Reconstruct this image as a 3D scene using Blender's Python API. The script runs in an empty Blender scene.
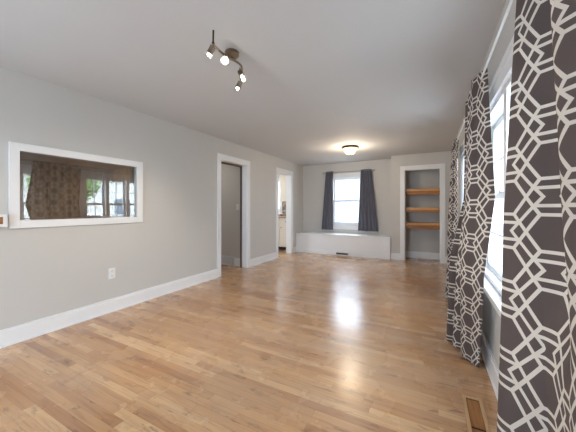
import bpy, bmesh, math, random
from mathutils import Vector, Matrix, noise as mnoise

random.seed(7)
scene = bpy.context.scene
COL = scene.collection

# ------------------------------------------------------------------ camera
cam_d = bpy.data.cameras.new('camera')
cam_d.sensor_width = 36.0
cam_d.lens = 272.0 / 576.0 * 36.0
cam_d.shift_y = -8.0 / 576.0
cam_d.clip_start = 0.02
cam = bpy.data.objects.new('camera', cam_d)
COL.objects.link(cam)
cam.location = (0, 0, 1.18)
cam.rotation_euler = (math.radians(90), 0, math.radians(27.73))
scene.camera = cam

# ------------------------------------------------------------------ world, light, exposure
SKY = 4.2
w = bpy.data.worlds.new('sky'); scene.world = w; w.use_nodes = True
bg = w.node_tree.nodes['Background']
bg.inputs[0].default_value = (0.71, 0.845, 1.0, 1)
bg.inputs[1].default_value = SKY
scene.view_settings.view_transform = 'Standard'
scene.view_settings.look = 'None'
scene.view_settings.gamma = 1.0
scene.view_settings.use_curve_mapping = False
scene.view_settings.exposure = 1.68

def light(name, kind, loc, energy, color=(1, 1, 1), rot=(0, 0, 0), **kw):
    d = bpy.data.lights.new(name, kind); d.energy = energy; d.color = color
    for k, v in kw.items(): setattr(d, k, v)
    o = bpy.data.objects.new(name, d); COL.objects.link(o)
    o.location = loc; o.rotation_euler = rot
    return o

def portal(name, loc, rot, sx, sy):
    o = light(name, 'AREA', loc, 1.0, rot=rot, shape='RECTANGLE', size=sx, size_y=sy)
    o.data.cycles.is_portal = True

R = math.radians
portal('portal_front', (0.56, 1.925, 1.28), (0, R(90), 0), 1.30, 1.80)
portal('portal_side', (0.56, 3.76, 1.28), (0, R(90), 0), 1.30, 1.45)
portal('portal_alcove', (-1.96, 7.24, 1.37), (R(-90), 0, 0), 0.85, 1.35)
portal('portal_rear', (-1.95, -1.72, 1.1), (R(90), 0, 0), 1.4, 2.1)
# unseen fill lights added to brighten the two rooms behind the doorways
light('hall_fill', 'AREA', (-4.1, 3.6, 2.34), 2.2, (1, 0.95, 0.88), size=0.5)
light('kitchen_fill', 'AREA', (-4.2, 5.9, 2.34), 4, (1, 0.96, 0.9), size=0.6)

# ------------------------------------------------------------------ geometry helpers
def srgb(r, g, b):
    f = lambda c: (c / 255) / 12.92 if c / 255 <= 0.04045 else ((c / 255 + 0.055) / 1.055) ** 2.4
    return (f(r), f(g), f(b), 1)

class MB:
    """collects shapes; build() links them as one mesh object"""
    def __init__(s): s.bm = bmesh.new()
    def box(s, x0, x1, y0, y1, z0, z1):
        x0, x1 = min(x0, x1), max(x0, x1); y0, y1 = min(y0, y1), max(y0, y1); z0, z1 = min(z0, z1), max(z0, z1)
        v = [s.bm.verts.new(p) for p in ((x0,y0,z0),(x1,y0,z0),(x1,y1,z0),(x0,y1,z0),(x0,y0,z1),(x1,y0,z1),(x1,y1,z1),(x0,y1,z1))]
        for f in ((0,3,2,1),(4,5,6,7),(0,1,5,4),(1,2,6,5),(2,3,7,6),(3,0,4,7)):
            s.bm.faces.new([v[i] for i in f])
        return s
    def prism(s, pts, axis, a0, a1):
        """pts: 2-D outline; axis 'x': pts are (y,z); 'y': (x,z); 'z': (x,y)"""
        def P(p, a):
            return (a, p[0], p[1]) if axis == 'x' else (p[0], a, p[1]) if axis == 'y' else (p[0], p[1], a)
        A = [s.bm.verts.new(P(p, a0)) for p in pts]; B = [s.bm.verts.new(P(p, a1)) for p in pts]
        n = len(pts)
        s.bm.faces.new(A[::-1]); s.bm.faces.new(B)
        for i in range(n): s.bm.faces.new([A[i], A[(i+1) % n], B[(i+1) % n], B[i]])
        return s
    def lathe(s, prof, M=Matrix(), n=24):
        """prof: (r,z) list, revolved about z, then moved by M"""
        rings = []
        for r, z in prof:
            if r < 1e-6: rings.append([s.bm.verts.new(M @ Vector((0, 0, z)))])
            else: rings.append([s.bm.verts.new(M @ Vector((r*math.cos(2*math.pi*i/n), r*math.sin(2*math.pi*i/n), z))) for i in range(n)])
        for A, B in zip(rings, rings[1:]):
            for i in range(n):
                j = (i+1) % n
                if len(A) == 1 and len(B) == 1: continue
                if len(A) == 1: s.bm.faces.new([A[0], B[j], B[i]])
                elif len(B) == 1: s.bm.faces.new([A[i], A[j], B[0]])
                else: s.bm.faces.new([A[i], A[j], B[j], B[i]])
        for rg, rev in ((rings[0], True), (rings[-1], False)):
            if len(rg) > 2: s.bm.faces.new(rg[::-1] if rev else rg)
        return s
    def tube(s, pts, r, n=12):
        pts = [Vector(p) for p in pts]; rings = []
        up = None
        for i, p in enumerate(pts):
            t = (pts[min(i+1, len(pts)-1)] - pts[max(i-1, 0)]).normalized()
            if up is None: up = t.orthogonal().normalized()
            u = (up - t * up.dot(t)).normalized(); up = u; v = t.cross(u)
            rings.append([s.bm.verts.new(p + r*(math.cos(2*math.pi*k/n)*u + math.sin(2*math.pi*k/n)*v)) for k in range(n)])
        for A, B in zip(rings, rings[1:]):
            for k in range(n): s.bm.faces.new([A[k], A[(k+1) % n], B[(k+1) % n], B[k]])
        s.bm.faces.new(rings[0][::-1]); s.bm.faces.new(rings[-1])
        return s
    def build(s, name, mat, parent=None, bevel=0, smooth=False):
        bmesh.ops.recalc_face_normals(s.bm, faces=s.bm.faces)
        if bevel:
            bmesh.ops.bevel(s.bm, geom=list(s.bm.edges), offset=bevel, segments=2, affect='EDGES', profile=0.7, clamp_overlap=True)
        me = bpy.data.meshes.new(name)
        if parent is not None:
            o0 = Vector(WORLD.get(parent.name, (0, 0, 0)))
            bmesh.ops.translate(s.bm, verts=s.bm.verts, vec=-o0)
        s.bm.to_mesh(me); s.bm.free()
        me.materials.append(mat)
        if smooth:
            for p in me.polygons: p.use_smooth = True
            try: me.set_sharp_from_angle(angle=R(40))
            except Exception: pass
        o = bpy.data.objects.new(name, me); COL.objects.link(o)
        if parent is not None:
            o.parent = parent
            WORLD[o.name] = WORLD.get(parent.name, (0, 0, 0))
        return o

WORLD = {}
def empty(name, loc):
    o = bpy.data.objects.new(name, None); COL.objects.link(o)
    o.location = loc; o.empty_display_size = 0.1
    WORLD[o.name] = tuple(loc)
    return o
def tag(o, label=None, cat=None, group=None, kind=None):
    if label: o['label'] = label
    if cat: o['category'] = cat
    if group: o['group'] = group
    if kind: o['kind'] = kind
    return o
def struct(o, label, cat):
    return tag(o, label, cat, kind='structure')

def aim(p, d):
    """matrix whose z axis points along d, origin p"""
    z = Vector(d).normalized(); x = z.orthogonal().normalized(); y = z.cross(x)
    return Matrix(((x.x, y.x, z.x, p[0]), (x.y, y.y, z.y, p[1]), (x.z, y.z, z.z, p[2]), (0, 0, 0, 1)))

# ------------------------------------------------------------------ material helpers
class NT:
    def __init__(s, name):
        s.m = bpy.data.materials.new(name); s.m.use_nodes = True
        s.t = s.m.node_tree; s.b = s.t.nodes['Principled BSDF']; s.out = s.t.nodes['Material Output']
    def n(s, typ, **kw):
        nd = s.t.nodes.new(typ)
        for k, v in kw.items(): setattr(nd, k, v)
        return nd
    def l(s, a, b): s.t.links.new(a, b)
    def val(s, sock, x):
        if hasattr(x, 'is_output'): s.l(x, sock)
        else: sock.default_value = x
    def math(s, op, a, b=0.0, c=None):
        nd = s.n('ShaderNodeMath', operation=op)
        s.val(nd.inputs[0], a); s.val(nd.inputs[1], b)
        if c is not None: s.val(nd.inputs[2], c)
        return nd.outputs[0]
    def mix(s, fac, a, b, blend='MIX'):
        nd = s.n('ShaderNodeMix', data_type='RGBA', blend_type=blend)
        s.val(nd.inputs[0], fac); s.val(nd.inputs[6], a); s.val(nd.inputs[7], b)
        return nd.outputs[2]
    def noise(s, vec, scale, detail=2.0, rough=0.5, dist=0.0):
        nd = s.n('ShaderNodeTexNoise'); 
        if vec is not None: s.l(vec, nd.inputs['Vector'])
        nd.inputs['Scale'].default_value = scale; nd.inputs['Detail'].default_value = detail
        nd.inputs['Roughness'].default_value = rough; nd.inputs['Distortion'].default_value = dist
        return nd.outputs['Fac']
    def ramp(s, fac, stops):
        nd = s.n('ShaderNodeValToRGB'); e = nd.color_ramp.elements
        while len(e) < len(stops): e.new(0.5)
        for el, (p, c) in zip(e, stops): el.position = p; el.color = c
        s.l(fac, nd.inputs[0]); return nd.outputs[0]
    def coords(s, which='Object'):
        return s.n('ShaderNodeTexCoord').outputs[which]
    def pos(s): return s.n('ShaderNodeNewGeometry').outputs['Position']
    def scale(s, vec, xyz, loc=(0, 0, 0)):
        nd = s.n('ShaderNodeMapping'); s.l(vec, nd.inputs[0])
        nd.inputs['Scale'].default_value = xyz; nd.inputs['Location'].default_value = loc
        return nd.outputs[0]
    def bump(s, h, strength=0.2, dist=0.01):
        nd = s.n('ShaderNodeBump'); nd.inputs['Strength'].default_value = strength
        nd.inputs['Distance'].default_value = dist
        s.l(h, nd.inputs['Height']); s.l(nd.outputs[0], s.b.inputs['Normal'])

def paint(name, col, rough=0.6, texture=0.15, spec=0.35, scale=90):
    t = NT(name); p = t.pos()
    v = t.noise(p, 1.7, 3)
    c2 = tuple(x * 0.955 for x in col[:3]) + (1,)
    t.l(t.mix(v, col, c2), t.b.inputs['Base Color'])
    t.b.inputs['Roughness'].default_value = rough
    t.b.inputs['Specular IOR Level'].default_value = spec
    t.bump(t.noise(p, scale, 3), texture, 0.004)
    return t.m

def plain(name, col, rough=0.5, metal=0.0, spec=0.5):
    t = NT(name)
    n = t.noise(t.coords(), 14, 3)
    t.l(t.mix(n, col, tuple(x * 0.93 for x in col[:3]) + (1,)), t.b.inputs['Base Color'])
    t.b.inputs['Roughness'].default_value = rough; t.b.inputs['Metallic'].default_value = metal
    t.b.inputs['Specular IOR Level'].default_value = spec
    return t.m

def wood(name, light_c, dark_c, axis='x', rough=0.45, freq=1.0, spec=0.4):
    t = NT(name); p = t.pos()
    sc = {'x': (1.2, 14, 14), 'y': (14, 1.2, 14), 'z': (14, 14, 1.2)}[axis]
    g = t.noise(t.scale(p, tuple(v * freq for v in sc)), 2.0, 5, 0.6, 0.6)
    f = t.noise(t.scale(p, tuple(v * freq * 5 for v in sc)), 2.0, 3)
    c = t.ramp(g, [(0.3, dark_c), (0.62, light_c)])
    t.l(t.mix(t.math('MULTIPLY', f, 0.35), c, dark_c), t.b.inputs['Base Color'])
    t.b.inputs['Roughness'].default_value = rough
    t.b.inputs['Specular IOR Level'].default_value = spec
    t.bump(f, 0.08, 0.004)
    return t.m

def thin_glass(name, base, tint=(1, 1, 1, 1)):
    t = NT(name); t.t.nodes.remove(t.b)
    lw = t.n('ShaderNodeLayerWeight'); lw.inputs['Blend'].default_value = 0.5
    f = t.math('POWER', lw.outputs['Facing'], 4.0)
    f = t.math('ADD', t.math('MULTIPLY', f, 0.5), base)
    tr = t.n('ShaderNodeBsdfTransparent'); tr.inputs[0].default_value = tint
    gl = t.n('ShaderNodeBsdfAnisotropic'); gl.inputs['Roughness'].default_value = 0.0
    gl.inputs['Color'].default_value = (1, 1, 1, 1)
    mx = t.n('ShaderNodeMixShader'); t.l(f, mx.inputs[0]); t.l(tr.outputs[0], mx.inputs[1]); t.l(gl.outputs[0], mx.inputs[2])
    t.l(mx.outputs[0], t.out.inputs[0])
    return t.m

def emit(name, col, strength):
    t = NT(name)
    t.b.inputs['Base Color'].default_value = col
    t.b.inputs['Emission Color'].default_value = col
    t.b.inputs['Emission Strength'].default_value = strength
    return t.m

# ------------------------------------------------------------------ materials
M_WALL = paint('wall_paint', srgb(205, 203, 199), 0.55, 0.12)
M_CEIL = paint('ceiling_paint', srgb(208, 208, 208), 0.75, 0.2)
M_TRIM = paint('trim_paint', srgb(238, 239, 240), 0.35, 0.03, 0.5, 40)
M_KWALL = paint('kitchen_paint', srgb(226, 216, 198), 0.6, 0.1)
M_SASH = paint('sash_paint', srgb(228, 232, 236), 0.35, 0.03, 0.5, 40)
M_GLASS = thin_glass('window_glass', 0.03)
M_MIRROR = thin_glass('interior_glass', 0.13, (0.92, 0.94, 0.93, 1))
M_BRONZE = plain('brushed_bronze', srgb(140, 126, 110), 0.38, 0.9)
M_DARKMETAL = plain('dark_bronze', srgb(70, 52, 40), 0.4, 0.8)
M_PLASTIC = plain('white_plastic', srgb(236, 238, 238), 0.35)
M_DARK = plain('dark_slot', srgb(28, 26, 25), 0.8)
M_SHELF = wood('shelf_oak', srgb(228, 178, 112), srgb(184, 128, 68), 'x', 0.35)
M_SHELFLIP = wood('shelf_lip_oak', srgb(184, 124, 62), srgb(136, 84, 40), 'x', 0.4)
M_PLANKWOOD = wood('raw_lumber', srgb(176, 140, 108), srgb(124, 96, 72), 'z', 0.6)
M_LINING = wood('lining_lumber', srgb(206, 160, 112), srgb(150, 108, 70), 'y', 0.55)
M_DARKCASING = wood('dark_casing', srgb(104, 84, 68), srgb(70, 54, 44), 'z', 0.5)  # dark brown, used on the hall side of the first doorway
M_STUB = wood('stub_wood', srgb(172, 118, 72), srgb(120, 76, 42), 'y', 0.5)
M_REG = wood('register_wood', srgb(176, 124, 74), srgb(128, 84, 46), 'y', 0.45)
M_GRILLE = plain('white_enamel', srgb(228, 230, 232), 0.4)
M_GREY = plain('grey_duct', srgb(120, 122, 126), 0.6)
M_NICKEL = plain('satin_nickel', srgb(170, 170, 168), 0.35, 0.9)

def floor_material():
    t = NT('oak_strip_floor'); p = t.pos()
    sx = t.n('ShaderNodeSeparateXYZ'); t.l(p, sx.inputs[0])
    W, L = 0.057, 0.75
    row = t.math('FLOOR', t.math('DIVIDE', sx.outputs[1], W))
    fy = t.math('FRACT', t.math('DIVIDE', sx.outputs[1], W))
    wn = t.n('ShaderNodeTexWhiteNoise', noise_dimensions='1D'); t.l(row, wn.inputs['W'])
    off = t.math('MULTIPLY', wn.outputs['Value'], 7.3)
    xs = t.math('ADD', t.math('DIVIDE', sx.outputs[0], L), off)
    idx = t.math('FLOOR', xs); fx = t.math('FRACT', xs)
    cb = t.n('ShaderNodeCombineXYZ'); t.l(row, cb.inputs[0]); t.l(idx, cb.inputs[1])
    w2 = t.n('ShaderNodeTexWhiteNoise', noise_dimensions='2D'); t.l(cb.outputs[0], w2.inputs['Vector'])
    rnd = w2.outputs['Value']
    base = t.ramp(rnd, [(0.0, srgb(166, 116, 76)), (0.2, srgb(185, 137, 92)), (0.55, srgb(196, 150, 104)), (0.85, srgb(204, 160, 114)), (1.0, srgb(222, 182, 136))])
    # grain shifts from board to board
    sh = t.n('ShaderNodeCombineXYZ'); t.l(t.math('MULTIPLY', rnd, 31.0), sh.inputs[0]); t.l(t.math('MULTIPLY', rnd, 17.0), sh.inputs[1])
    va = t.n('ShaderNodeVectorMath', operation='ADD'); t.l(p, va.inputs[0]); t.l(sh.outputs[0], va.inputs[1])
    g = t.noise(t.scale(va.outputs[0], (2.2, 38, 1)), 1.0, 6, 0.62, 0.8)
    gm = t.ramp(g, [(0.32, (0.70, 0.64, 0.60, 1)), (0.5, (0.97, 0.96, 0.95, 1)), (0.7, (1.05, 1.04, 1.03, 1))])
    c = t.mix(1.0, base, gm, 'MULTIPLY')
    # broad wear: greyed patches and dark knots / stains
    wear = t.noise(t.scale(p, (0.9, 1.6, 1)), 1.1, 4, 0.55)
    x_bias = t.math('MULTIPLY', t.math('SMOOTH_MIN', t.math('MULTIPLY', t.math('ADD', sx.outputs[0], 2.9), 0.5), 1.0, 0.3), 0.16)   # greying grows from the left wall towards the right
    wm = t.ramp(t.math('ADD', wear, x_bias), [(0.50, (0, 0, 0, 1)), (0.74, (1, 1, 1, 1))])
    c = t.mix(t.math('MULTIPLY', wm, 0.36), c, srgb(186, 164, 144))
    kn = t.noise(t.scale(va.outputs[0], (5.0, 16, 1)), 1.0, 4, 0.6, 0.4)
    km = t.ramp(kn, [(0.585, (0, 0, 0, 1)), (0.70, (1, 1, 1, 1))])
    c = t.mix(t.math('MULTIPLY', km, 0.7), c, srgb(112, 84, 70))
    # seams
    e1 = t.math('LESS_THAN', t.math('MINIMUM', fy, t.math('SUBTRACT', 1.0, fy)), 0.014)
    e2 = t.math('LESS_THAN', t.math('MINIMUM', fx, t.math('SUBTRACT', 1.0, fx)), 0.0012)
    seam = t.math('MAXIMUM', e1, e2)
    c = t.mix(t.math('MULTIPLY', seam, 0.6), c, srgb(104, 76, 54))
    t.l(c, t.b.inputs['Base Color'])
    rr = t.math('ADD', t.math('MULTIPLY', t.noise(p, 3.0, 4), 0.14), 0.20)
    t.l(rr, t.b.inputs['Roughness'])
    t.b.inputs['Specular IOR Level'].default_value = 0.5
    t.b.inputs['Coat Weight'].default_value = 0.55; t.b.inputs['Coat Roughness'].default_value = 0.2
    h = t.math('SUBTRACT', t.math('ADD', t.math('MULTIPLY', rnd, 0.25), t.math('MULTIPLY', t.noise(t.scale(p, (3, 9, 1)), 1.0, 2), 0.8)), t.math('MULTIPLY', seam, 0.5))
    t.bump(h, 0.10, 0.006)
    return t.m
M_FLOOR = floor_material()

def trellis_material():
    """brown cloth printed with cream interlocking hexagon outlines; UV in metres"""
    t = NT('trellis_cloth'); uv = t.coords('UV')
    sp = t.n('ShaderNodeSeparateXYZ'); t.l(uv, sp.inputs[0])
    W, P = 0.136, 0.235
    U = t.math('DIVIDE', sp.outputs[0], W); V = t.math('DIVIDE', sp.outputs[1], P)
    q = t.math('SUBTRACT', t.math('PINGPONG', U, 1.0), 0.5)         # 0 on the seam between two columns
    y = t.math('PINGPONG', V, 0.5)
    y2 = t.math('PINGPONG', t.math('ADD', V, -0.25), 0.5)
    tri = lambda k, amp: t.math('MULTIPLY', t.math('SUBTRACT', 1.0, t.math('MULTIPLY', k, 4.0)), amp)
    zo, za = tri(y, 0.33), tri(y2, 0.27)
    LZ, LH = 0.046, 0.0235
    masks = [t.math('LESS_THAN', t.math('ABSOLUTE', t.math('SUBTRACT', q, z)), LZ) for z in (zo, za, t.math('MULTIPLY', za, -1.0))]
    near = lambda k: t.math('LESS_THAN', t.math('ABSOLUTE', t.math('SUBTRACT', y, k)), LH)
    inner = near(0.25)
    masks.append(t.math('MULTIPLY', inner, t.math('GREATER_THAN', t.math('ABSOLUTE', q), 0.265)))
    masks.append(t.math('MULTIPLY', near(0.375), t.math('LESS_THAN', q, zo)))
    masks.append(t.math('MULTIPLY', near(0.125), t.math('GREATER_THAN', q, zo)))
    m = masks[0]
    for k in masks[1:]: m = t.math('MAXIMUM', m, k)
    weave = t.noise(t.scale(uv, (900, 900, 1)), 1.0, 2)
    cloth = t.mix(weave, srgb(112, 100, 97), srgb(96, 86, 84))
    c = t.mix(m, cloth, srgb(226, 218, 208))
    t.l(c, t.b.inputs['Base Color'])
    t.b.inputs['Roughness'].default_value = 0.85
    t.b.inputs['Specular IOR Level'].default_value = 0.15
    t.bump(weave, 0.08, 0.001)
    tl = t.n('ShaderNodeBsdfTranslucent'); t.l(c, tl.inputs[0])
    mx = t.n('ShaderNodeMixShader'); mx.inputs[0].default_value = 0.22
    t.l(t.b.outputs[0], mx.inputs[1]); t.l(tl.outputs[0], mx.inputs[2]); t.l(mx.outputs[0], t.out.inputs[0])
    return t.m
M_TRELLIS = trellis_material()

def linen_material():
    t = NT('slate_linen'); uv = t.coords('UV')
    a = t.noise(t.scale(uv, (700, 40, 1)), 1.0, 2); b = t.noise(t.scale(uv, (40, 700, 1)), 1.0, 2)
    f = t.math('MULTIPLY', t.math('ADD', a, b), 0.5)
    t.l(t.mix(f, srgb(124, 125, 136), srgb(100, 100, 112)), t.b.inputs['Base Color'])
    t.b.inputs['Roughness'].default_value = 0.9; t.b.inputs['Specular IOR Level'].default_value = 0.1
    t.bump(f, 0.1, 0.001)
    tl = t.n('ShaderNodeBsdfTranslucent'); tl.inputs[0].default_value = srgb(90, 88, 100)
    mx = t.n('ShaderNodeMixShader'); mx.inputs[0].default_value = 0.10
    t.l(t.b.outputs[0], mx.inputs[1]); t.l(tl.outputs[0], mx.inputs[2]); t.l(mx.outputs[0], t.out.inputs[0])
    return t.m
M_LINEN = linen_material()

# ------------------------------------------------------------------ room shell
XL, XR, ZC = -3.22, 0.385, 2.38        # left wall face, right wall face, ceiling
YB, YF = -1.6, 7.05                    # rear wall face, alcove wall face
YC = 6.66                              # closet front face
T = 0.11

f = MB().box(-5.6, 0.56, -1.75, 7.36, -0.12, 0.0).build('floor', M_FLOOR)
struct(f, 'worn honey oak strip floor running across the room', 'floor')
c = MB().box(-5.6, 0.56, -1.75, 7.36, ZC, ZC + 0.12).build('ceiling', M_CEIL)
struct(c, 'smooth pale grey painted ceiling', 'ceiling')

def wall_y(name, x0, x1, y0, y1, holes, mat, label):
    """wall running along y; holes = (ya, yb, za, zb)"""
    b = MB(); y = y0
    for ya, yb, za, zb in sorted(holes):
        if ya > y: b.box(x0, x1, y, ya, 0, ZC)
        if za > 0: b.box(x0, x1, ya, yb, 0, za)
        b.box(x0, x1, ya, yb, zb, ZC)
        y = yb
    b.box(x0, x1, y, y1, 0, ZC)
    return struct(b.build(name, mat), label, 'wall')
def wall_x(name, y0, y1, x0, x1, holes, mat, label):
    b = MB(); x = x0
    for xa, xb, za, zb in sorted(holes):
        if xa > x: b.box(x, xa, y0, y1, 0, ZC)
        if za > 0: b.box(xa, xb, y0, y1, 0, za)
        b.box(xa, xb, y0, y1, zb, ZC)
        x = xb
    b.box(x, x1, y0, y1, 0, ZC)
    return struct(b.build(name, mat), label, 'wall')

PT = (1.02, 2.105, 1.07, 1.685)        # interior window opening
D1 = (3.615, 4.385, 0, 2.03)
D2 = (5.60, 6.30, 0, 2.05)
WA = (1.05, 2.92, 0.64, 1.90)          # front window behind the curtains
WB = (3.05, 4.46, 0.64, 1.90)
WF = (-2.37, -1.55, 0.73, 2.01)        # alcove window
wall_y('wall_left', XL - T, XL, YB - T, YF + T, [PT, D1, D2], M_WALL, 'long pale grey wall with an interior window and two doorways')
wall_y('wall_right', XR, XR + 0.16, YB - T, YF + T, [WA, WB], M_WALL, 'pale grey wall behind the patterned curtains')
wall_x('wall_alcove', YF, YF + 0.16, XL, -0.72, [WF], M_WALL, 'greige wall behind the window seat')
wall_x('wall_rear', YB - T, YB, XL, XR, [(-2.6, -1.3, 0.02, 2.1)], M_WALL, 'wall behind the viewpoint with an added glazed opening for daylight')
# closet: front with an opening, side return, back
CO = (-0.535, 0.185, 0, 2.04)
wall_x('wall_closet', YC, YC + 0.10, -0.82, XR, [CO], M_WALL, 'greige closet front wall beside the alcove')
struct(MB().box(-0.82, -0.72, YC + 0.10, YF, 0, ZC).build('wall_closet_side', M_WALL), 'short return wall between alcove and closet', 'wall')
struct(MB().box(-0.72, XR, YF + 0.06, YF + 0.16, 0, ZC).build('wall_closet_back', M_WALL), 'plain grey wall at the back of the shelf closet', 'wall')

# hall behind the first doorway
struct(MB().box(-5.0, XL - T, 4.40, 4.50, 0, ZC).build('wall_hall', M_WALL), 'grey hall wall seen through the nearer doorway', 'wall')
struct(MB().box(-5.1, -5.0, 2.4, 4.50, 0, ZC).build('wall_hall_end', M_WALL), 'grey end wall of the hall', 'wall')
struct(MB().box(-5.0, XL - T, 2.3, 2.4, 0, ZC).build('wall_hall_near', M_WALL), 'grey near wall of the hall', 'wall')
struct(MB().box(-4.995, XL - T, 4.385, 4.40, 0, 0.15).box(-4.995, XL - T, 4.389, 4.40, 0.15, 0.165).build('baseboard_hall', M_TRIM, bevel=0.002), 'white baseboard along the hall wall', 'baseboard')

# kitchen behind the second doorway
KW = (-4.75, -4.06, 1.10, 2.02)
wall_x('wall_kitchen', 7.25, 7.36, -5.5, XL - T, [KW], M_KWALL, 'cream kitchen wall behind the cabinets')
struct(MB().box(-5.6, -5.5, 4.5, 7.36, 0, ZC).build('wall_kitchen_end', M_KWALL), 'cream end wall of the kitchen', 'wall')

# ------------------------------------------------------------------ baseboards
def base_y(name, xa, xb, segs, label):
    b = MB(); s = 1 if xb > xa else -1
    for y0, y1 in segs:
        b.box(xa, xb, y0, y1, 0, 0.125); b.box(xa, xa + s * 0.010, y0, y1, 0.125, 0.148)
        b.box(xb, xb + s * 0.010, y0, y1, 0, 0.016)
    struct(b.build(name, M_TRIM, bevel=0.0015), label, 'baseboard')
base_y('baseboard_left', XL, XL + 0.015, [(YB, 3.53), (4.47, 5.51), (6.42, 6.575)], 'tall white baseboard along the left wall')
base_y('baseboard_right', XR, XR - 0.015, [(YB, YC)], 'white baseboard along the window wall')
def base_x(name, y, x0, x1, label):
    b = MB()
    b.box(x0, x1, y - 0.015, y, 0, 0.125); b.box(x0, x1, y - 0.010, y, 0.125, 0.148)
    b.box(x0, x1, y - 0.025, y - 0.015, 0, 0.016)
    struct(b.build(name, M_TRIM, bevel=0.0015), label, 'baseboard')
base_x('baseboard_closet', YC, -0.82, CO[0] - 0.085, 'white baseboard left of the closet opening')
base_x('baseboard_corner', YC, CO[1] + 0.085, XR - 0.026, 'short white baseboard right of the closet opening')
base_x('baseboard_closet_back', YF + 0.06, -0.72, XR, 'white baseboard at the back of the closet')

# ------------------------------------------------------------------ door casings
def doorway_y(name, D, label, back):
    y0, y1, _, z1 = D
    e = empty(name, (XL, (y0 + y1) / 2, 0)); struct(e, label, 'doorway')
    j = MB()
    j.box(XL - T - 0.004, XL + 0.004, y0, y0 + 0.018, 0, z1).box(XL - T - 0.004, XL + 0.004, y1 - 0.018, y1, 0, z1)
    j.box(XL - T - 0.004, XL + 0.004, y0, y1, z1 - 0.018, z1)
    j.build('jamb', M_TRIM, e)
    cw = 0.085
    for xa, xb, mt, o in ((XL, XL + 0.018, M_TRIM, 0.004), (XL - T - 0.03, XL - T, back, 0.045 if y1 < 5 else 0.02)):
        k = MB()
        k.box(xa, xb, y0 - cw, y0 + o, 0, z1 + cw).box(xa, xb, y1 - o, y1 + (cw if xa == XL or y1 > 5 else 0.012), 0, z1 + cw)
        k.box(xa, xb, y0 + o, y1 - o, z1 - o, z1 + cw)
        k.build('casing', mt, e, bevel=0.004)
    return e
doorway_y('door_1', D1, 'white cased doorway to the hall, nearer of the two', M_DARKCASING)
doorway_y('door_2', D2, 'white cased doorway to the kitchen beside the window seat', M_TRIM)
e = empty('door_3', ((CO[0] + CO[1]) / 2, YC, 0)); struct(e, 'white cased opening of the shelf closet', 'doorway')
j = MB(); j.box(CO[0], CO[0] + 0.018, YC - 0.004, YC + 0.10, 0, CO[3]).box(CO[1] - 0.018, CO[1], YC - 0.004, YC + 0.10, 0, CO[3]).box(CO[0], CO[1], YC - 0.004, YC + 0.10, CO[3] - 0.018, CO[3])
j.build('jamb', M_TRIM, e)
k = MB(); k.box(CO[0] - 0.085, CO[0] + 0.004, YC - 0.018, YC, 0, CO[3] + 0.085).box(CO[1] - 0.004, CO[1] + 0.085, YC - 0.018, YC, 0, CO[3] + 0.085).box(CO[0] + 0.004, CO[1] - 0.004, YC - 0.018, YC, CO[3] - 0.004, CO[3] + 0.085)
k.build('casing', M_TRIM, e, bevel=0.004)

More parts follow.
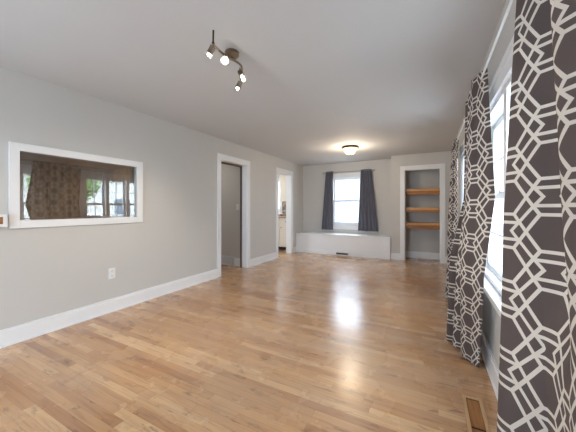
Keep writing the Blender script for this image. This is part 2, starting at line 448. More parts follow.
# ------------------------------------------------------------------ windows
def window(name, label, mp, u0, u1, z0, z1, units, depth, cols, rows, sill_out, head, casing=0.09, stool=()):
    """mp(u, d) -> (x, y); d = 0 on the room face of the wall, positive towards outdoors"""
    c0 = mp((u0 + u1) / 2, 0)
    e = empty(name, (c0[0], c0[1], z0)); struct(e, label, 'window')
    def bx(b, ua, ub, da, db, za, zb):
        p, q = mp(ua, da), mp(ub, db)
        b.box(p[0], q[0], p[1], q[1], za, zb)
    k = MB()
    bx(k, u0 - casing, u0, -0.02, 0, z0 - 0.01, z1); bx(k, u1, u1 + casing, -0.02, 0, z0 - 0.01, z1)
    bx(k, u0 - casing, u1 + casing, -0.022, 0, z1, z1 + head)
    bx(k, u0 - casing, u1 + casing, -0.035, 0, z1 + head, z1 + head + 0.025)
    k.build('casing', M_TRIM, e, bevel=0.003)
    if stool is not None:
        sa, sb = stool or (u0 - casing - 0.02, u1 + casing + 0.02)
        s = MB(); bx(s, sa, sb, -sill_out, 0.06, z0 - 0.035, z0 - 0.005)
        s.build('sill', M_TRIM, e, bevel=0.004)
        a = MB(); bx(a, sa + 0.02, sb - 0.02, -0.018, 0, z0 - 0.115, z0 - 0.035); a.build('apron', M_TRIM, e, bevel=0.003)
    fr = MB(); w = 0.03
    bx(fr, u0, u0 + w, 0, depth, z0, z1); bx(fr, u1 - w, u1, 0, depth, z0, z1)
    bx(fr, u0 + w, u1 - w, 0, depth, z1 - w, z1); bx(fr, u0 + w, u1 - w, 0, depth, z0 - 0.02, z0 + w)
    n = units; mw = 0.07
    L = (u1 - u0 - 2 * w - (n - 1) * mw) / n
    for i in range(1, n):
        ua = u0 + w + i * L + (i - 1) * mw
        bx(fr, ua, ua + mw, -0.005, depth, z0 + w, z1 - w)
    fr.build('window_frame', M_TRIM, e, bevel=0.002)
    zm = (z0 + z1) / 2
    for i in range(n):
        ua = u0 + w + i * (L + mw); ub = ua + L
        for za, zb, d in ((zm - 0.02, z1 - w, 0.085), (z0 + w, zm + 0.02, 0.050)):
            sh = MB(); sw = 0.042
            bx(sh, ua, ua + sw, d, d + 0.032, za, zb); bx(sh, ub - sw, ub, d, d + 0.032, za, zb)
            bx(sh, ua + sw, ub - sw, d, d + 0.032, zb - sw, zb); bx(sh, ua + sw, ub - sw, d, d + 0.032, za, za + sw)
            so = sh.build('window_sash', M_SASH, e, bevel=0.002)
            ga = MB(); bx(ga, ua + sw, ub - sw, d + 0.014, d + 0.018, za + sw, zb - sw); ga.build('pane', M_GLASS, so)
            if cols > 1 or rows > 1:
                mu = MB()
                for q in range(1, cols):
                    uc = ua + sw + (ub - ua - 2 * sw) * q / cols
                    bx(mu, uc - 0.009, uc + 0.009, d + 0.004, d + 0.028, za + sw, zb - sw)
                for q in range(1, rows):
                    zc = za + sw + (zb - za - 2 * sw) * q / rows
                    bx(mu, ua + sw, ub - sw, d + 0.006, d + 0.026, zc - 0.009, zc + 0.009)
                mu.build('muntin_grid', M_SASH, so)
        lk = MB(); uc = (ua + ub) / 2
        bx(lk, uc - 0.03, uc + 0.03, 0.052, 0.08, zm + 0.02, zm + 0.032); bx(lk, uc - 0.01, uc + 0.025, 0.045, 0.07, zm + 0.032, zm + 0.042)
        lk.build('sash_lock', M_NICKEL, e, bevel=0.002)
    return e
right = lambda u, d: (XR + d, u)
window('window_1', 'white grid window behind the gap between the two nearer patterned curtains', right, *WA, 2, 0.15, 3, 2, 0.06, 0.085, casing=0.06, stool=(0.90, 4.55))
window('window_2', 'white grid window half hidden between the two farther patterned curtains', right, *WB, 3, 0.15, 2, 2, 0.06, 0.085, casing=0.06, stool=None)
far = lambda u, d: (u, YF + d)
window('window_3', 'bright double hung window above the window seat', far, *WF, 1, 0.15, 1, 1, 0.03, 0.06, casing=0.045)
window('window_4', 'kitchen window beside the cream wall cabinet', lambda u, d: (u, 7.25 + d), *KW, 1, 0.10, 1, 1, 0.02, 0.05, casing=0.05)
# unseen glazed opening added behind the viewpoint to let in fill daylight
e = empty('rear_fill_opening', (-1.95, YB, 0)); struct(e, 'added glazed opening behind the viewpoint letting in fill daylight', 'window')
b = MB()
for x in (-2.6, -1.975, -1.35): b.box(x, x + 0.05, YB - 0.09, YB - 0.02, 0.02, 2.1)
b.box(-2.6, -1.3, YB - 0.09, YB - 0.02, 2.04, 2.1).box(-2.6, -1.3, YB - 0.09, YB - 0.02, 0.02, 0.08)
b.build('window_frame', M_TRIM, e)
for x in (-2.55, -1.925): MB().box(x, x + 0.575, YB - 0.057, YB - 0.053, 0.08, 2.04).build('pane', M_GLASS, e)

# ------------------------------------------------------------------ interior window in the left wall
e = empty('window_6', (XL, (PT[0] + PT[1]) / 2, PT[2])); struct(e, 'wide fixed interior window in a white frame on the left wall', 'window')
cw = 0.068
k = MB(); k.box(XL, XL + 0.022, PT[0] - cw, PT[0], PT[2] - cw, PT[3] + cw).box(XL, XL + 0.022, PT[1], PT[1] + cw, PT[2] - cw, PT[3] + cw)
k.box(XL, XL + 0.022, PT[0], PT[1], PT[3], PT[3] + cw).box(XL, XL + 0.022, PT[0], PT[1], PT[2] - cw, PT[2])
k.build('casing', M_TRIM, e, bevel=0.003)
MB().prism([(XL - 0.047, PT[0]), (XL - 0.042, PT[0]), (XL - 0.013, PT[1]), (XL - 0.018, PT[1])], 'z', PT[2], PT[3]).build('pane', M_MIRROR, e)   # the pane sits a little out of true
k = MB(); X0 = XL - 0.50
k.box(X0, XL - 0.05, PT[0] - 0.03, PT[1] + 0.03, PT[3], PT[3] + 0.02).box(X0, XL - 0.05, PT[0] - 0.03, PT[1] + 0.03, PT[2] - 0.02, PT[2])
k.box(X0, XL - 0.05, PT[0] - 0.02, PT[0], PT[2], PT[3]).box(X0, XL - 0.05, PT[1], PT[1] + 0.02, PT[2], PT[3])
k.build('lining', M_LINING, e)
k = MB(); y = PT[0] - 0.02
while y < PT[1]:
    k.box(X0 - 0.02, X0, y, min(y + 0.138, PT[1] + 0.02), PT[2] - 0.02, PT[3] + 0.02); y += 0.14
k.build('back_boards', M_PLANKWOOD, e, bevel=0.002)

# ------------------------------------------------------------------ window seat
e = empty('window_seat', (-2.02, 6.82, 0))
tag(e, 'long white built-in window seat filling the alcove under the far window', 'bench')
XS0, XS1 = XL + 0.002, -0.722
MB().box(XS0, -0.824, 6.60, YF - 0.002, 0, 0.485).build('front_panel', M_TRIM, e)
MB().box(XS0, -0.824, 6.578, YF - 0.002, 0.487, 0.515).build('seat_top', M_TRIM, e, bevel=0.004)
b = MB(); b.box(XS0, -0.824, 6.587, 6.599, 0, 0.09).box(XS0, -0.824, 6.591, 6.599, 0.09, 0.105); b.build('plinth', M_TRIM, e, bevel=0.0015)
def grille(name, loc, label, x0, x1, y, z0, z1, mat, cat='vent', bars=12, horiz=False, back=None, bw=0.004):
    e = empty(name, loc); tag(e, label, cat)
    b = MB(); fw = 0.014
    b.box(x0, x1, y - 0.008, y, z0, z0 + fw).box(x0, x1, y - 0.008, y, z1 - fw, z1).box(x0, x0 + fw, y - 0.008, y, z0 + fw, z1 - fw).box(x1 - fw, x1, y - 0.008, y, z0 + fw, z1 - fw)
    b.build('frame', mat, e, bevel=0.0015)
    MB().box(x0 + fw, x1 - fw, y - 0.0015, y, z0 + fw, z1 - fw).build('backing', back or M_DARK, e)
    g = MB()
    if horiz:
        for i in range(bars):
            z = z0 + fw + (z1 - z0 - 2 * fw) * (i + 0.5) / bars
            g.box(x0 + fw, x1 - fw, y - 0.006, y - 0.002, z - 0.003, z + 0.003)
    else:
        for i in range(bars):
            x = x0 + fw + (x1 - x0 - 2 * fw) * (i + 0.5) / bars
            g.box(x - bw, x + bw, y - 0.006, y - 0.002, z0 + fw, z1 - fw)
    g.build('louvre', mat, e)
    return e
grille('wall_vent', (-1.95, 6.587, 0.02), 'small dark slotted vent low on the front of the white window seat', -2.10, -1.80, 6.586, 0.025, 0.068, M_DARKMETAL, bars=2, horiz=True)
grille('wall_vent', (-3.74, 4.384, 0.01), 'white louvred return vent low on the hall wall inside the nearer doorway', -4.0, -3.52, 4.3845, 0.02, 0.19, M_GRILLE, bars=20, back=M_GREY, bw=0.0075)

# switch on the hall wall, outlet on the left wall
e = empty('light_switch', (-3.46, 4.40, 1.2)); tag(e, 'white toggle light switch on the hall wall inside the nearer doorway', 'light switch')
MB().box(-3.50, -3.425, 4.394, 4.40, 1.14, 1.26).build('switch_plate', M_PLASTIC, e, bevel=0.002)
MB().box(-3.469, -3.456, 4.382, 4.394, 1.19, 1.21).build('toggle', M_PLASTIC, e, bevel=0.002)
e = empty('wall_outlet', (XL, 1.81, 0.435)); tag(e, 'white duplex outlet low on the left wall below the interior window', 'outlet')
MB().box(XL, XL + 0.007, 1.773, 1.847, 0.375, 0.495).build('outlet_plate', M_PLASTIC, e, bevel=0.003)
for z in (0.408, 0.462):
    o = MB().box(XL + 0.007, XL + 0.010, 1.793, 1.827, z - 0.016, z + 0.016).build('socket', M_PLASTIC, e, bevel=0.002)
    MB().box(XL + 0.0095, XL + 0.0105, 1.802, 1.805, z - 0.006, z + 0.008).box(XL + 0.0095, XL + 0.0105, 1.815, 1.818, z - 0.006, z + 0.008).build('slot', M_DARK, o)

# wooden ledge end cut off by the left edge of the view
e = empty('wall_ledge', (XL, 0.70, 1.02)); tag(e, 'end of a brown wooden wall ledge with pale edging left of the interior window', 'ledge')
MB().box(XL, XL + 0.05, 0.42, 0.905, 1.045, 1.105).build('board', M_STUB, e, bevel=0.002)
b = MB(); b.box(XL, XL + 0.055, 0.42, 0.932, 1.022, 1.045).box(XL, XL + 0.055, 0.906, 0.932, 1.045, 1.125).box(XL, XL + 0.055, 0.42, 0.906, 1.105, 1.125)
b.build('edging', M_TRIM, e, bevel=0.002)

# ------------------------------------------------------------------ closet shelves
for z, zb, lab in ((1.612, 1.475, 'honey wood closet shelf, uppermost of the three in the white cased closet'),
                   (1.19, 1.085, 'honey wood closet shelf, middle one of the three in the white cased closet'),
                   (0.845, 0.71, 'honey wood closet shelf, lowest of the three in the white cased closet')):
    e = empty('closet_shelf', (-0.17, 6.90, zb)); tag(e, lab, 'shelf', 'honey wood closet shelves')
    MB().box(-0.718, XR - 0.002, 6.768, YF + 0.058, z - 0.052, z).build('board', M_SHELF, e, bevel=0.003)
    MB().box(-0.718, XR - 0.002, 6.778, 6.80, zb, z - 0.0525).build('front_lip', M_SHELFLIP, e, bevel=0.003)

# ------------------------------------------------------------------ floor registers
def register(loc, x0, x1, y0, y1, label):
    e = empty('floor_register', loc); tag(e, label, 'floor register')
    b = MB(); fw = 0.020
    b.box(x0, x0 + fw, y0, y1, 0, 0.006).box(x1 - fw, x1, y0, y1, 0, 0.006)
    b.box(x0 + fw, x1 - fw, y0, y0 + fw, 0, 0.006).box(x0 + fw, x1 - fw, y1 - fw, y1, 0, 0.006)
    b.build('frame', M_REGF, e, bevel=0.0015)
    MB().box(x0 + fw, x1 - fw, y0 + fw, y1 - fw, 0, 0.0012).build('backing', M_DARK, e)
    g = MB(); y = y0 + fw + 0.012
    g.box(x0 + fw + 0.002, x1 - fw - 0.002, y0 + fw + 0.10, y1 - fw - 0.012, 0.0012, 0.004)
    g.box(x0 + fw + 0.002, x1 - fw - 0.002, y0 + fw + 0.004, y0 + fw + 0.085, 0.0012, 0.004)
    g.build('insert', M_REG, e, bevel=0.001)
    return e
M_REGF = wood('register_frame', srgb(205, 170, 128), srgb(180, 142, 104), 'y', 0.4)
register((0.225, 1.84, 0), 0.172, 0.278, 1.64, 2.03, 'long wooden floor register set in the floor near the closest curtain')

# ------------------------------------------------------------------ curtains
def catmull(pts, n):
    P = [Vector((p[0], p[1])) for p in pts]
    P = [P[0] * 2 - P[1]] + P + [P[-1] * 2 - P[-2]]
    out = []
    segs = len(P) - 3
    for i in range(n):
        t = i / (n - 1) * segs; k = min(int(t), segs - 1); u = t - k
        a, b, c, d = P[k:k+4]
        out.append(0.5 * (2*b + (c - a)*u + (2*a - 5*b + 4*c - d)*u*u + (3*b - a - 3*c + d)*u**3))
    return out
def curtain(name, rows, mat, n=170, m=60, thick=0.0022, uoff=0.0, wob=0.004, voff=0.0, sill_x=None):
    """rows: list of (z, plan points), top to bottom; all rows have the same number of points"""
    rows = sorted(rows, key=lambda r: -r[0])
    cur = [(z, catmull(p, n)) for z, p in rows]
    zt, zb = rows[0][0], rows[-1][0]
    # arc length averaged over the rows gives the cloth's own coordinate
    al = [0.0]
    for i in range(1, n):
        al.append(al[-1] + sum((c[i] - c[i-1]).length for _, c in cur) / len(cur))
    bm = bmesh.new(); uvl = bm.loops.layers.uv.new('UVMap')
    grid = []
    for j in range(m):
        z = zt + (zb - zt) * j / (m - 1)
        k = 0
        while k < len(cur) - 2 and z < cur[k+1][0]: k += 1
        z0, c0 = cur[k]; z1, c1 = cur[k+1]
        u = min(1, max(0, (z0 - z) / (z0 - z1)))
        row = []
        for i in range(n):
            p = c0[i].lerp(c1[i], u)
            q = mnoise.noise_vector(Vector((al[i] * 6, z * 1.6, 3.1))) * wob * min(1, (zt - z) * 3 + 0.1)
            xx = p.x + q.x
            if sill_x is not None and xx > sill_x:
                k_ = min(1, max(0, (0.95 - z) / 0.25)); xx += (sill_x + 0.15 * (xx - sill_x) - xx) * k_
            row.append(bm.verts.new((xx, p.y + q.y, z)))
        grid.append((z, row))
    for (za, A), (zb_, B) in zip(grid, grid[1:]):
        for i in range(n - 1):
            fc = bm.faces.new([A[i], A[i+1], B[i+1], B[i]]); fc.smooth = True
            for lp, (uu, vv) in zip(fc.loops, ((al[i], za), (al[i+1], za), (al[i+1], zb_), (al[i], zb_))):
                lp[uvl].uv = (uu + uoff, vv + voff)
    me = bpy.data.meshes.new(name); bm.to_mesh(me); bm.free(); me.materials.append(mat)
    o = bpy.data.objects.new(name, me); COL.objects.link(o)
    s = o.modifiers.new('thickness', 'SOLIDIFY'); s.thickness = thick; s.offset = 0
    return o

ROD_X, ROD_Z = 0.298, 2.045
near_top = [(.345,1.39),(.332,1.34),(.286,1.28),(.305,1.225),(.352,1.175),(.365,1.10),(.275,.985),(.345,.88),(.27,.78),(.33,.66)]
near_mid = [(.345,1.44),(.315,1.36),(.240,1.27),(.285,1.19),(.350,1.13),(.365,1.06),(.305,.965),(.350,.84),(.28,.76),(.33,.64)]
near_bot = [(.345,1.44),(.290,1.33),(.190,1.15),(.255,1.06),(.335,1.01),(.360,.93),(.345,.85),(.350,.77),(.29,.68),(.33,.56)]
c = curtain('patterned_curtain', [(ROD_Z + 0.045, near_top), (1.15, near_mid), (0.012, near_bot)], M_TRELLIS, sill_x=0.312, n=220, uoff=0.03, voff=-1.452)
tag(c, 'brown curtain with cream hexagon lattice, nearest one filling the right edge', 'curtain', 'patterned curtains on the window wall')

mid_top = [(.325,2.17),(.300,2.20),(.275,2.26),(.258,2.35),(.325,2.45),(.262,2.55),(.325,2.65),(.262,2.75),(.325,2.85),(.300,2.95)]
mid_mid = [(.345,2.06),(.315,2.12),(.265,2.21),(.218,2.31),(.300,2.42),(.235,2.52),(.300,2.62),(.245,2.74),(.300,2.83),(.325,2.92)]
mid_low = [(.305,2.17),(.285,2.20),(.245,2.28),(.195,2.42),(.265,2.52),(.185,2.60),(.255,2.68),(.142,2.72),(.200,2.86),(.310,2.97)]
mid_bot = [(.325,2.42),(.300,2.42),(.262,2.47),(.212,2.55),(.250,2.64),(.165,2.69),(.215,2.77),(.122,2.78),(.165,2.90),(.310,3.00)]
c = curtain('patterned_curtain', [(ROD_Z + 0.045, mid_top), (1.25, mid_mid), (0.72, mid_low), (0.012, mid_bot)], M_TRELLIS, sill_x=0.312, n=220, uoff=0.0, wob=0.003)
tag(c, 'brown curtain with cream hexagon lattice, middle one flaring out onto the floor', 'curtain', 'patterned curtains on the window wall')

far_top = [(.300,4.15),(.270,4.22),(.330,4.30),(.270,4.38),(.330,4.47),(.268,4.56),(.330,4.66)]
far_low = [(.300,4.12),(.245,4.19),(.300,4.28),(.215,4.36),(.295,4.46),(.215,4.56),(.330,4.68)]
far_bot = [(.300,3.96),(.200,3.93),(.285,4.06),(.165,4.08),(.270,4.22),(.190,4.38),(.330,4.64)]
c = curtain('patterned_curtain', [(ROD_Z + 0.045, far_top), (1.0, far_low), (0.012, far_bot)], M_TRELLIS, sill_x=0.312, n=150, uoff=0.05)
tag(c, 'brown curtain with cream hexagon lattice, farthest one mostly hidden behind the middle curtain', 'curtain', 'patterned curtains on the window wall')

def rod_along(name, label, A, B, r, mat, brackets, wall, bmat):
    A, B = Vector(A), Vector(B)
    e = empty(name, ((A + B) / 2)); tag(e, label, 'curtain rod')
    MB().tube([A, B], r, 14).build('rod', mat, e, smooth=True)
    d = (B - A).normalized()
    for p, s in ((A, -1), (B, 1)):
        MB().lathe([(0, 0), (r * 1.4, 0.0), (r * 1.4, 0.008), (r * 0.9, 0.012), (r * 2.2, 0.028), (r * 2.2, 0.034), (r * 1.6, 0.05), (0, 0.058)], aim(p, d * s), 16).build('finial', bmat, e, smooth=True)
    for f in brackets:
        p = A.lerp(B, f); q = p.copy()
        if wall[0] == 'x': q.x = wall[1]
        else: q.y = wall[1]
        n = (p - q).normalized()
        MB().tube([q, p - Vector((0, 0, r * 1.2))], 0.006, 10).lathe([(0, 0), (0.020, 0), (0.018, 0.005), (0, 0.007)], aim(q, n), 14).lathe([(r + 0.002, -0.008), (r + 0.006, -0.008), (r + 0.006, 0.008), (r + 0.002, 0.008)], aim(p, d), 14).build('bracket', bmat, e, smooth=True)
    return e
rod_along('curtain_rod', 'thin white curtain rod running above the windows on the right wall', (ROD_X, 0.45, ROD_Z), (ROD_X, 4.74, ROD_Z), 0.0068, M_PLASTIC, (0.215, 0.64, 0.98), ('x', XR), M_PLASTIC)

# plain curtains at the alcove window
ZR2, YR2 = 2.125, YF - 0.075
def drape(x0, x1, b0, b1, folds, amp, off):
    pt, pb = [], []
    n = folds * 2 + 1
    for i in range(n):
        s = amp if i % 2 else -amp
        pt.append((x0 + (x1 - x0) * i / (n - 1), YR2 + s * 0.7))
        pb.append((b0 + (b1 - b0) * i / (n - 1) + random.uniform(-.008, .008), YR2 - 0.01 + s * random.uniform(0.8, 1.25)))
    return [(ZR2 + 0.03, pt), (0.60, pb)]
c = curtain('plain_curtain', drape(-2.505, -2.305, -2.62, -2.300, 4, 0.026, 0), M_LINEN, n=100, m=30)
tag(c, 'plain slate grey curtain left of the window over the seat', 'curtain', 'plain grey curtains at the far window')
c = curtain('plain_curtain', drape(-1.575, -1.315, -1.645, -1.145, 5, 0.026, 0), M_LINEN, n=120, m=30)
tag(c, 'plain slate grey curtain right of the window over the seat, the wider one', 'curtain', 'plain grey curtains at the far window')
rod_along('curtain_rod', 'thin pale curtain rod above the window over the seat', (-2.55, YR2, ZR2), (-1.28, YR2, ZR2), 0.007, M_NICKEL, (0.12, 0.88), ('y', YF), M_NICKEL)

# ------------------------------------------------------------------ ceiling fixtures
M_BULB = emit('lit_bulb', srgb(255, 240, 214), 14.0)
M_BOWL = emit('lit_glass_bowl', srgb(255, 226, 166), 0.5)
M_CLEAR = thin_glass('clear_reflector', 0.25, (0.9, 0.9, 0.88, 1))

# flush mount near the alcove
FX, FY = -1.40, 5.28
e = empty('ceiling_light', (FX, FY, ZC)); tag(e, 'flush ceiling light with a glowing glass bowl in a bronze ring', 'ceiling light')
MB().lathe([(0, 0), (0.150, 0), (0.160, -0.012), (0.162, -0.030), (0.154, -0.040), (0.148, -0.036), (0, -0.03)], Matrix.Translation((FX, FY, ZC - 0.0005)), 40).build('ring', M_DARKMETAL, e, smooth=True)
MB().lathe([(0.0, -0.036), (0.148, -0.037), (0.134, -0.056), (0.108, -0.090), (0.090, -0.124), (0.074, -0.136), (0.0, -0.140)], Matrix.Translation((FX, FY, ZC)), 40).build('bowl', M_BOWL, e, smooth=True)
MB().lathe([(0.0, -0.139), (0.014, -0.140), (0.010, -0.150), (0.014, -0.158), (0.0, -0.170)], Matrix.Translation((FX, FY, ZC)), 16).build('finial', M_DARKMETAL, e, smooth=True)
light('flush_lamp', 'POINT', (FX, FY, ZC - 0.28), 7.5, (1.0, 0.84, 0.64), shadow_soft_size=0.16)

# four-spot bar
CX, CY = -1.354, 1.650
e = empty('track_light', (CX, CY, ZC)); tag(e, 'curved bronze ceiling bar with four lit spotlight heads', 'ceiling light')
MB().lathe([(0, 0), (0.050, 0), (0.055, -0.006), (0.055, -0.026), (0.042, -0.040), (0.018, -0.048), (0, -0.050)], Matrix.Translation((CX, CY, ZC - 0.0005)), 36).build('canopy', M_BRONZE, e, smooth=True)
zb = ZC - 0.062
bar = [(-1.325, 1.415, zb), (-1.345, 1.455, zb), (-1.352, 1.50, zb), (-1.360, 1.56, zb), (-1.356, 1.62, zb), (-1.340, 1.685, zb), (-1.345, 1.75, zb), (-1.385, 1.815, zb), (-1.45, 1.88, zb), (-1.485, 1.925, zb)]
cm = []
for i in range(len(bar) - 1):
    for q in range(6):
        a, b_, c_, d_ = [Vector(bar[min(max(i + k, 0), len(bar) - 1)]) for k in (-1, 0, 1, 2)]
        u = q / 6
        cm.append(0.5 * (2*b_ + (c_ - a)*u + (2*a - 5*b_ + 4*c_ - d_)*u*u + (3*b_ - a - 3*c_ + d_)*u**3))
cm.append(Vector(bar[-1]))
MB().tube(cm, 0.0085, 12).build('bar', M_BRONZE, e, smooth=True)
MB().tube([(CX, CY, ZC - 0.03), (CX, CY, zb)], 0.012, 12).build('stem', M_BRONZE, e, smooth=True)
MB().tube([(bar[0][0], bar[0][1], zb), (-1.294, 1.384, ZC - 0.004)], 0.006, 10).lathe([(0, 0), (0.010, 0), (0.010, 0.006), (0, 0.008)], aim((bar[0][0], bar[0][1], zb - 0.008), (0, 0, 1)), 12).build('hanger_pin', M_DARKMETAL, e, smooth=True)
heads = [((-1.325, 1.415), (-0.62, 0.02, -0.78)), ((-1.357, 1.575), (0.50, -0.62, -0.56)),
         ((-1.375, 1.775), (0.42, 0.02, -0.85)), ((-1.485, 1.925), (-0.55, 0.0, -0.85))]
for (hx, hy), d in heads:
    d = Vector(d).normalized(); p = Vector((hx, hy, zb))
    a = p + Vector((0, 0, -0.028))
    hd = MB().tube([p, a], 0.0055, 10).lathe([(0, -0.004), (0.017, -0.004), (0.021, 0.0), (0.021, 0.038), (0.024, 0.042), (0.024, 0.050), (0.020, 0.050), (0.018, 0.044), (0, 0.044)], aim(a, d), 20).build('spot_head', M_BRONZE, e, smooth=True)
    MB().lathe([(0.018, 0.044), (0.026, 0.066), (0.0275, 0.080), (0.0255, 0.080), (0.022, 0.066), (0.016, 0.046)], aim(a, d), 20).build('reflector', M_CLEAR, hd, smooth=True)
    MB().lathe([(0, 0.050), (0.011, 0.052), (0.0135, 0.061), (0.009, 0.069), (0, 0.071)], aim(a, d), 18).build('bulb', M_BULB, hd, smooth=True)
    q = a + d * 0.10
    sl = light('spot_beam', 'SPOT', q, 11, (1.0, 0.88, 0.70), spot_size=R(95), spot_blend=0.8, shadow_soft_size=0.03)
    sl.rotation_euler = d.to_track_quat('-Z', 'Y').to_euler()

# ------------------------------------------------------------------ kitchen seen through the far doorway
M_CAB = paint('cabinet_cream', srgb(232, 222, 204), 0.4, 0.02, 0.4, 30)
M_COUNTER = plain('speckled_counter', srgb(168, 138, 108), 0.3)
def mosaic():
    t = NT('mosaic_tile'); v = t.scale(t.pos(), (1, 1, 1))
    vo = t.n('ShaderNodeTexVoronoi', distance='CHEBYCHEV'); vo.inputs['Scale'].default_value = 21; vo.inputs['Randomness'].default_value = 0.25
    t.l(v, vo.inputs['Vector'])
    sp = t.n('ShaderNodeSeparateColor'); t.l(vo.outputs['Color'], sp.inputs[0])
    t.l(t.ramp(sp.outputs[0], [(0.0, srgb(70, 50, 40)), (0.3, srgb(140, 100, 66)), (0.55, srgb(196, 170, 136)), (0.75, srgb(92, 86, 84)), (1.0, srgb(226, 214, 196))]), t.b.inputs['Base Color'])
    t.b.inputs['Roughness'].default_value = 0.45
    return t.m
M_MOSAIC = mosaic()
KX1 = XL - T - 0.004
e = empty('base_cabinet', (-4.0, 6.93, 0)); tag(e, 'cream kitchen base cabinet under the counter seen through the far doorway', 'cabinet')
MB().box(-4.60, KX1, 6.68, 7.248, 0.09, 0.895).build('carcass', M_CAB, e)
MB().box(-4.60, KX1, 6.73, 7.248, 0.0, 0.09).build('toe_kick', M_DARK, e)
for xa, xb in ((-4.58, -4.19), (-4.17, -3.78), (-3.76, -3.37)):
    dr = MB().box(xa, xb, 6.66, 6.679, 0.72, 0.88).build('drawer', M_CAB, e, bevel=0.004)
    MB().lathe([(0, 0), (0.006, 0), (0.006, 0.012), (0.014, 0.018), (0.012, 0.026), (0, 0.028)], aim(((xa + xb) / 2, 6.66, 0.80), (0, -1, 0)), 14).build('knob', M_DARKMETAL, dr, smooth=True)
    d = MB().box(xa, xb, 6.66, 6.679, 0.10, 0.70).build('cabinet_door', M_CAB, e, bevel=0.004)
    MB().lathe([(0, 0), (0.006, 0), (0.006, 0.012), (0.014, 0.018), (0.012, 0.026), (0, 0.028)], aim((xa + 0.05, 6.66, 0.63), (0, -1, 0)), 14).build('knob', M_DARKMETAL, d, smooth=True)
o = MB().box(-4.60, KX1, 6.635, 7.248, 0.896, 0.935).build('countertop', M_COUNTER, bevel=0.004)
tag(o, 'tan speckled countertop on the cream base cabinet in the kitchen', 'countertop')
o = MB().box(-4.60, KX1, 7.236, 7.249, 0.936, 1.06).box(-4.0, KX1, 7.236, 7.249, 1.06, 1.375).build('trim_1', M_MOSAIC)
struct(o, 'brown mosaic tile backsplash above the kitchen counter', 'backsplash')
e = empty('wall_cabinet', (-3.62, 7.07, 1.38)); tag(e, 'cream kitchen wall cabinet above the mosaic backsplash', 'cabinet')
MB().box(-3.90, KX1, 6.92, 7.249, 1.38, 2.20).build('carcass', M_CAB, e)
for xa, xb in ((-3.89, -3.62), (-3.61, KX1 - 0.01)):
    d = MB().box(xa, xb, 6.90, 6.919, 1.39, 2.19).build('cabinet_door', M_CAB, e, bevel=0.004)
    MB().box(xa + 0.05, xb - 0.05, 6.894, 6.90, 1.45, 2.13).build('raised_panel', M_CAB, d, bevel=0.003)

# ------------------------------------------------------------------ outdoors
M_GROUND = paint('pale_concrete', srgb(196, 196, 190), 0.9, 0.2)
M_LAWN = paint('lawn_green', srgb(120, 142, 92), 0.95, 0.4)
GZ = -0.55
struct(MB().box(0.6, 40, -30, 45, GZ - 0.1, GZ).build('ground', M_GROUND), 'pale pavement outside the right windows', 'ground')
struct(MB().box(-40, 0.6, 7.6, 45, GZ - 0.1, GZ).build('ground_yard', M_GROUND), 'pale paved yard outside the far window', 'ground')

def siding():
    t = NT('white_siding'); sp = t.n('ShaderNodeSeparateXYZ'); t.l(t.pos(), sp.inputs[0])
    fz = t.math('FRACT', t.math('DIVIDE', sp.outputs[2], 0.13))
    t.l(t.mix(t.math('LESS_THAN', fz, 0.10), srgb(138, 143, 150), srgb(112, 117, 124)), t.b.inputs['Base Color'])
    t.b.inputs['Roughness'].default_value = 0.7
    t.bump(fz, 0.5, 0.02)
    return t.m
M_SIDING = siding()
def house(name, label, x0, x1, y0, y1, h, rise, wallm, roofm, wins, ridge='x'):
    e = empty(name, ((x0 + x1) / 2, (y0 + y1) / 2, GZ)); tag(e, label, 'house')
    MB().box(x0, x1, y0, y1, GZ, h).build('wall', wallm, e)
    o = 0.35
    if ridge == 'x': MB().prism([(y0 - o, h), (y1 + o, h), ((y0 + y1) / 2, h + rise)], 'x', x0 - o, x1 + o).build('roof', roofm, e)
    else: MB().prism([(x0 - o, h), (x1 + o, h), ((x0 + x1) / 2, h + rise)], 'y', y0 - o, y1 + o).build('roof', roofm, e)
    for face, a, b, za, zb in wins:
        if face == 'y':
            f = MB().box(a - 0.08, b + 0.08, y0 - 0.05, y0 - 0.001, za - 0.08, zb + 0.08).build('window', M_TRIM, e)
            MB().box(a, b, y0 - 0.06, y0 - 0.05, za, zb).build('pane', M_DARKPANE, f)
        else:
            f = MB().box(x0 - 0.05, x0 - 0.001, a - 0.08, b + 0.08, za - 0.08, zb + 0.08).build('window', M_TRIM, e)
            MB().box(x0 - 0.06, x0 - 0.05, a, b, za, zb).build('pane', M_DARKPANE, f)
M_DARKPANE = plain('house_pane', srgb(120, 134, 146), 0.08)
M_SHINGLE = plain('grey_shingle', srgb(120, 118, 118), 0.9)
M_BLUEHOUSE = paint('pale_blue_siding', srgb(116, 130, 146), 0.7, 0.1)
M_TANHOUSE = paint('cream_siding', srgb(226, 222, 214), 0.7, 0.1)
house('neighbor_house', 'low grey sided house outside the window over the seat', -7.5, 0.9, 10.5, 15.0, 2.45, 0.35, M_SIDING, M_SHINGLE, [])
house('neighbor_house', 'added blue grey two storey house dimming the view through the right windows', 2.0, 8.0, 19.0, 26.0, 6.0, 2.4, M_BLUEHOUSE, M_SHINGLE,  # added house, placed to darken what the right windows show
      [('y', 2.6, 3.5, 0.5, 1.9), ('y', 4.4, 5.4, 0.5, 1.9), ('y', 2.6, 3.5, 3.3, 4.7), ('y', 4.4, 5.4, 3.3, 4.7), ('y', 6.3, 7.3, 3.3, 4.7)], 'y')
house('neighbor_house', 'added cream house across the street toning the panes mirrored in the interior window', 19.0, 26.0, 2.0, 26.0, 3.6, 2.2, M_TANHOUSE, M_SHINGLE,  # added house, sets how bright the mirrored panes look
      [('x', 9.0, 10.4, 0.6, 2.0), ('x', 13.0, 14.4, 0.6, 2.0), ('x', 17.0, 18.4, 0.6, 2.0)], 'y')

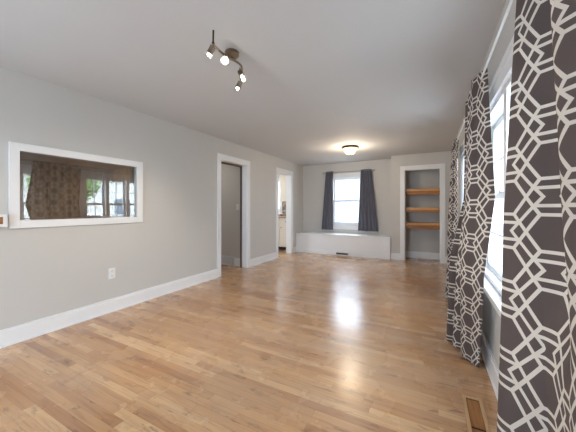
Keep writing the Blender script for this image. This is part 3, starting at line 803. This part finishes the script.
def car():
    e = empty('car', (8.4, 5.6, GZ)); tag(e, 'white parked car outside, mirrored in the interior window', 'car')
    body = plain('white_car_paint', srgb(240, 241, 242), 0.15); gl = plain('car_glass', srgb(40, 48, 54), 0.05)
    x0, x1 = 7.55, 9.25
    pr = [(3.45, GZ + 0.28), (3.42, GZ + 0.62), (3.60, GZ + 0.82), (4.55, GZ + 0.95), (5.25, GZ + 1.42), (5.7, GZ + 1.50), (6.7, GZ + 1.48), (7.35, GZ + 1.05), (7.70, GZ + 0.98), (7.75, GZ + 0.55), (7.70, GZ + 0.28)]
    MB().prism(pr, 'x', x0, x1).build('body', body, e, bevel=0.05)
    sd = [(4.75, GZ + 0.98), (5.32, GZ + 1.36), (5.95, GZ + 1.40), (5.95, GZ + 0.98)]
    sd2 = [(6.03, GZ + 0.98), (6.03, GZ + 1.40), (6.62, GZ + 1.38), (7.12, GZ + 1.02)]
    for s in (sd, sd2):
        MB().prism(s, 'x', x0 - 0.006, x0 + 0.02).build('side_window', gl, e); MB().prism(s, 'x', x1 - 0.02, x1 + 0.006).build('side_window', gl, e)
    ty = plain('tyre_rubber', srgb(30, 30, 30), 0.8)
    for y in (4.25, 6.95):
        for x, d in ((x0 + 0.2, -1), (x1 - 0.2, 1)):
            wh = MB().lathe([(0, 0), (0.30, 0), (0.32, 0.03), (0.32, 0.18), (0.30, 0.21), (0.20, 0.21), (0, 0.19)], aim((x, y, GZ + 0.32), (d, 0, 0)), 28).build('wheel', ty, e, smooth=True)
            MB().lathe([(0, 0.190), (0.19, 0.212), (0.19, 0.216), (0, 0.205)], aim((x, y, GZ + 0.32), (d, 0, 0)), 20).build('hubcap', M_NICKEL, wh, smooth=True)
car()

def tree(x, y, h, r, label, seed):
    rnd = random.Random(seed)
    e = empty('tree', (x, y, GZ)); tag(e, label, 'tree', 'trees across the street')
    MB().tube([(x, y, GZ), (x + 0.05, y + 0.04, GZ + h * 0.35), (x, y, GZ + h * 0.65)], 0.16, 12).build('trunk', wood('bark', srgb(110, 92, 74), srgb(70, 56, 44), 'z', 0.9), e)
    bm = bmesh.new()
    for i in range(2600):
        v = Vector((rnd.gauss(0, 1), rnd.gauss(0, 1), rnd.gauss(0, 1))).normalized() * (r * rnd.uniform(0.45, 1.0))
        v.z *= 0.8
        p = Vector((x, y, GZ + h * 0.68)) + v
        n = Vector((rnd.gauss(0, 1), rnd.gauss(0, 1), rnd.gauss(0, 1))).normalized(); t = n.orthogonal().normalized(); b2 = n.cross(t); s = rnd.uniform(0.10, 0.2)
        q = [bm.verts.new(p + t * s * a + b2 * s * 0.6 * c2) for a, c2 in ((-1, 0), (0, -1), (1, 0), (0, 1))]
        bm.faces.new(q)
    me = bpy.data.meshes.new('foliage'); bmesh.ops.translate(bm, verts=bm.verts, vec=-Vector((x, y, GZ))); bm.to_mesh(me); bm.free()
    me.materials.append(M_LEAF)
    o = bpy.data.objects.new('foliage', me); COL.objects.link(o); o.parent = e
M_LEAF = plain('leaf_green', srgb(104, 136, 76), 0.7)
tree(16.5, 8.6, 5.2, 2.0, 'green street tree mirrored in the interior window', 3)
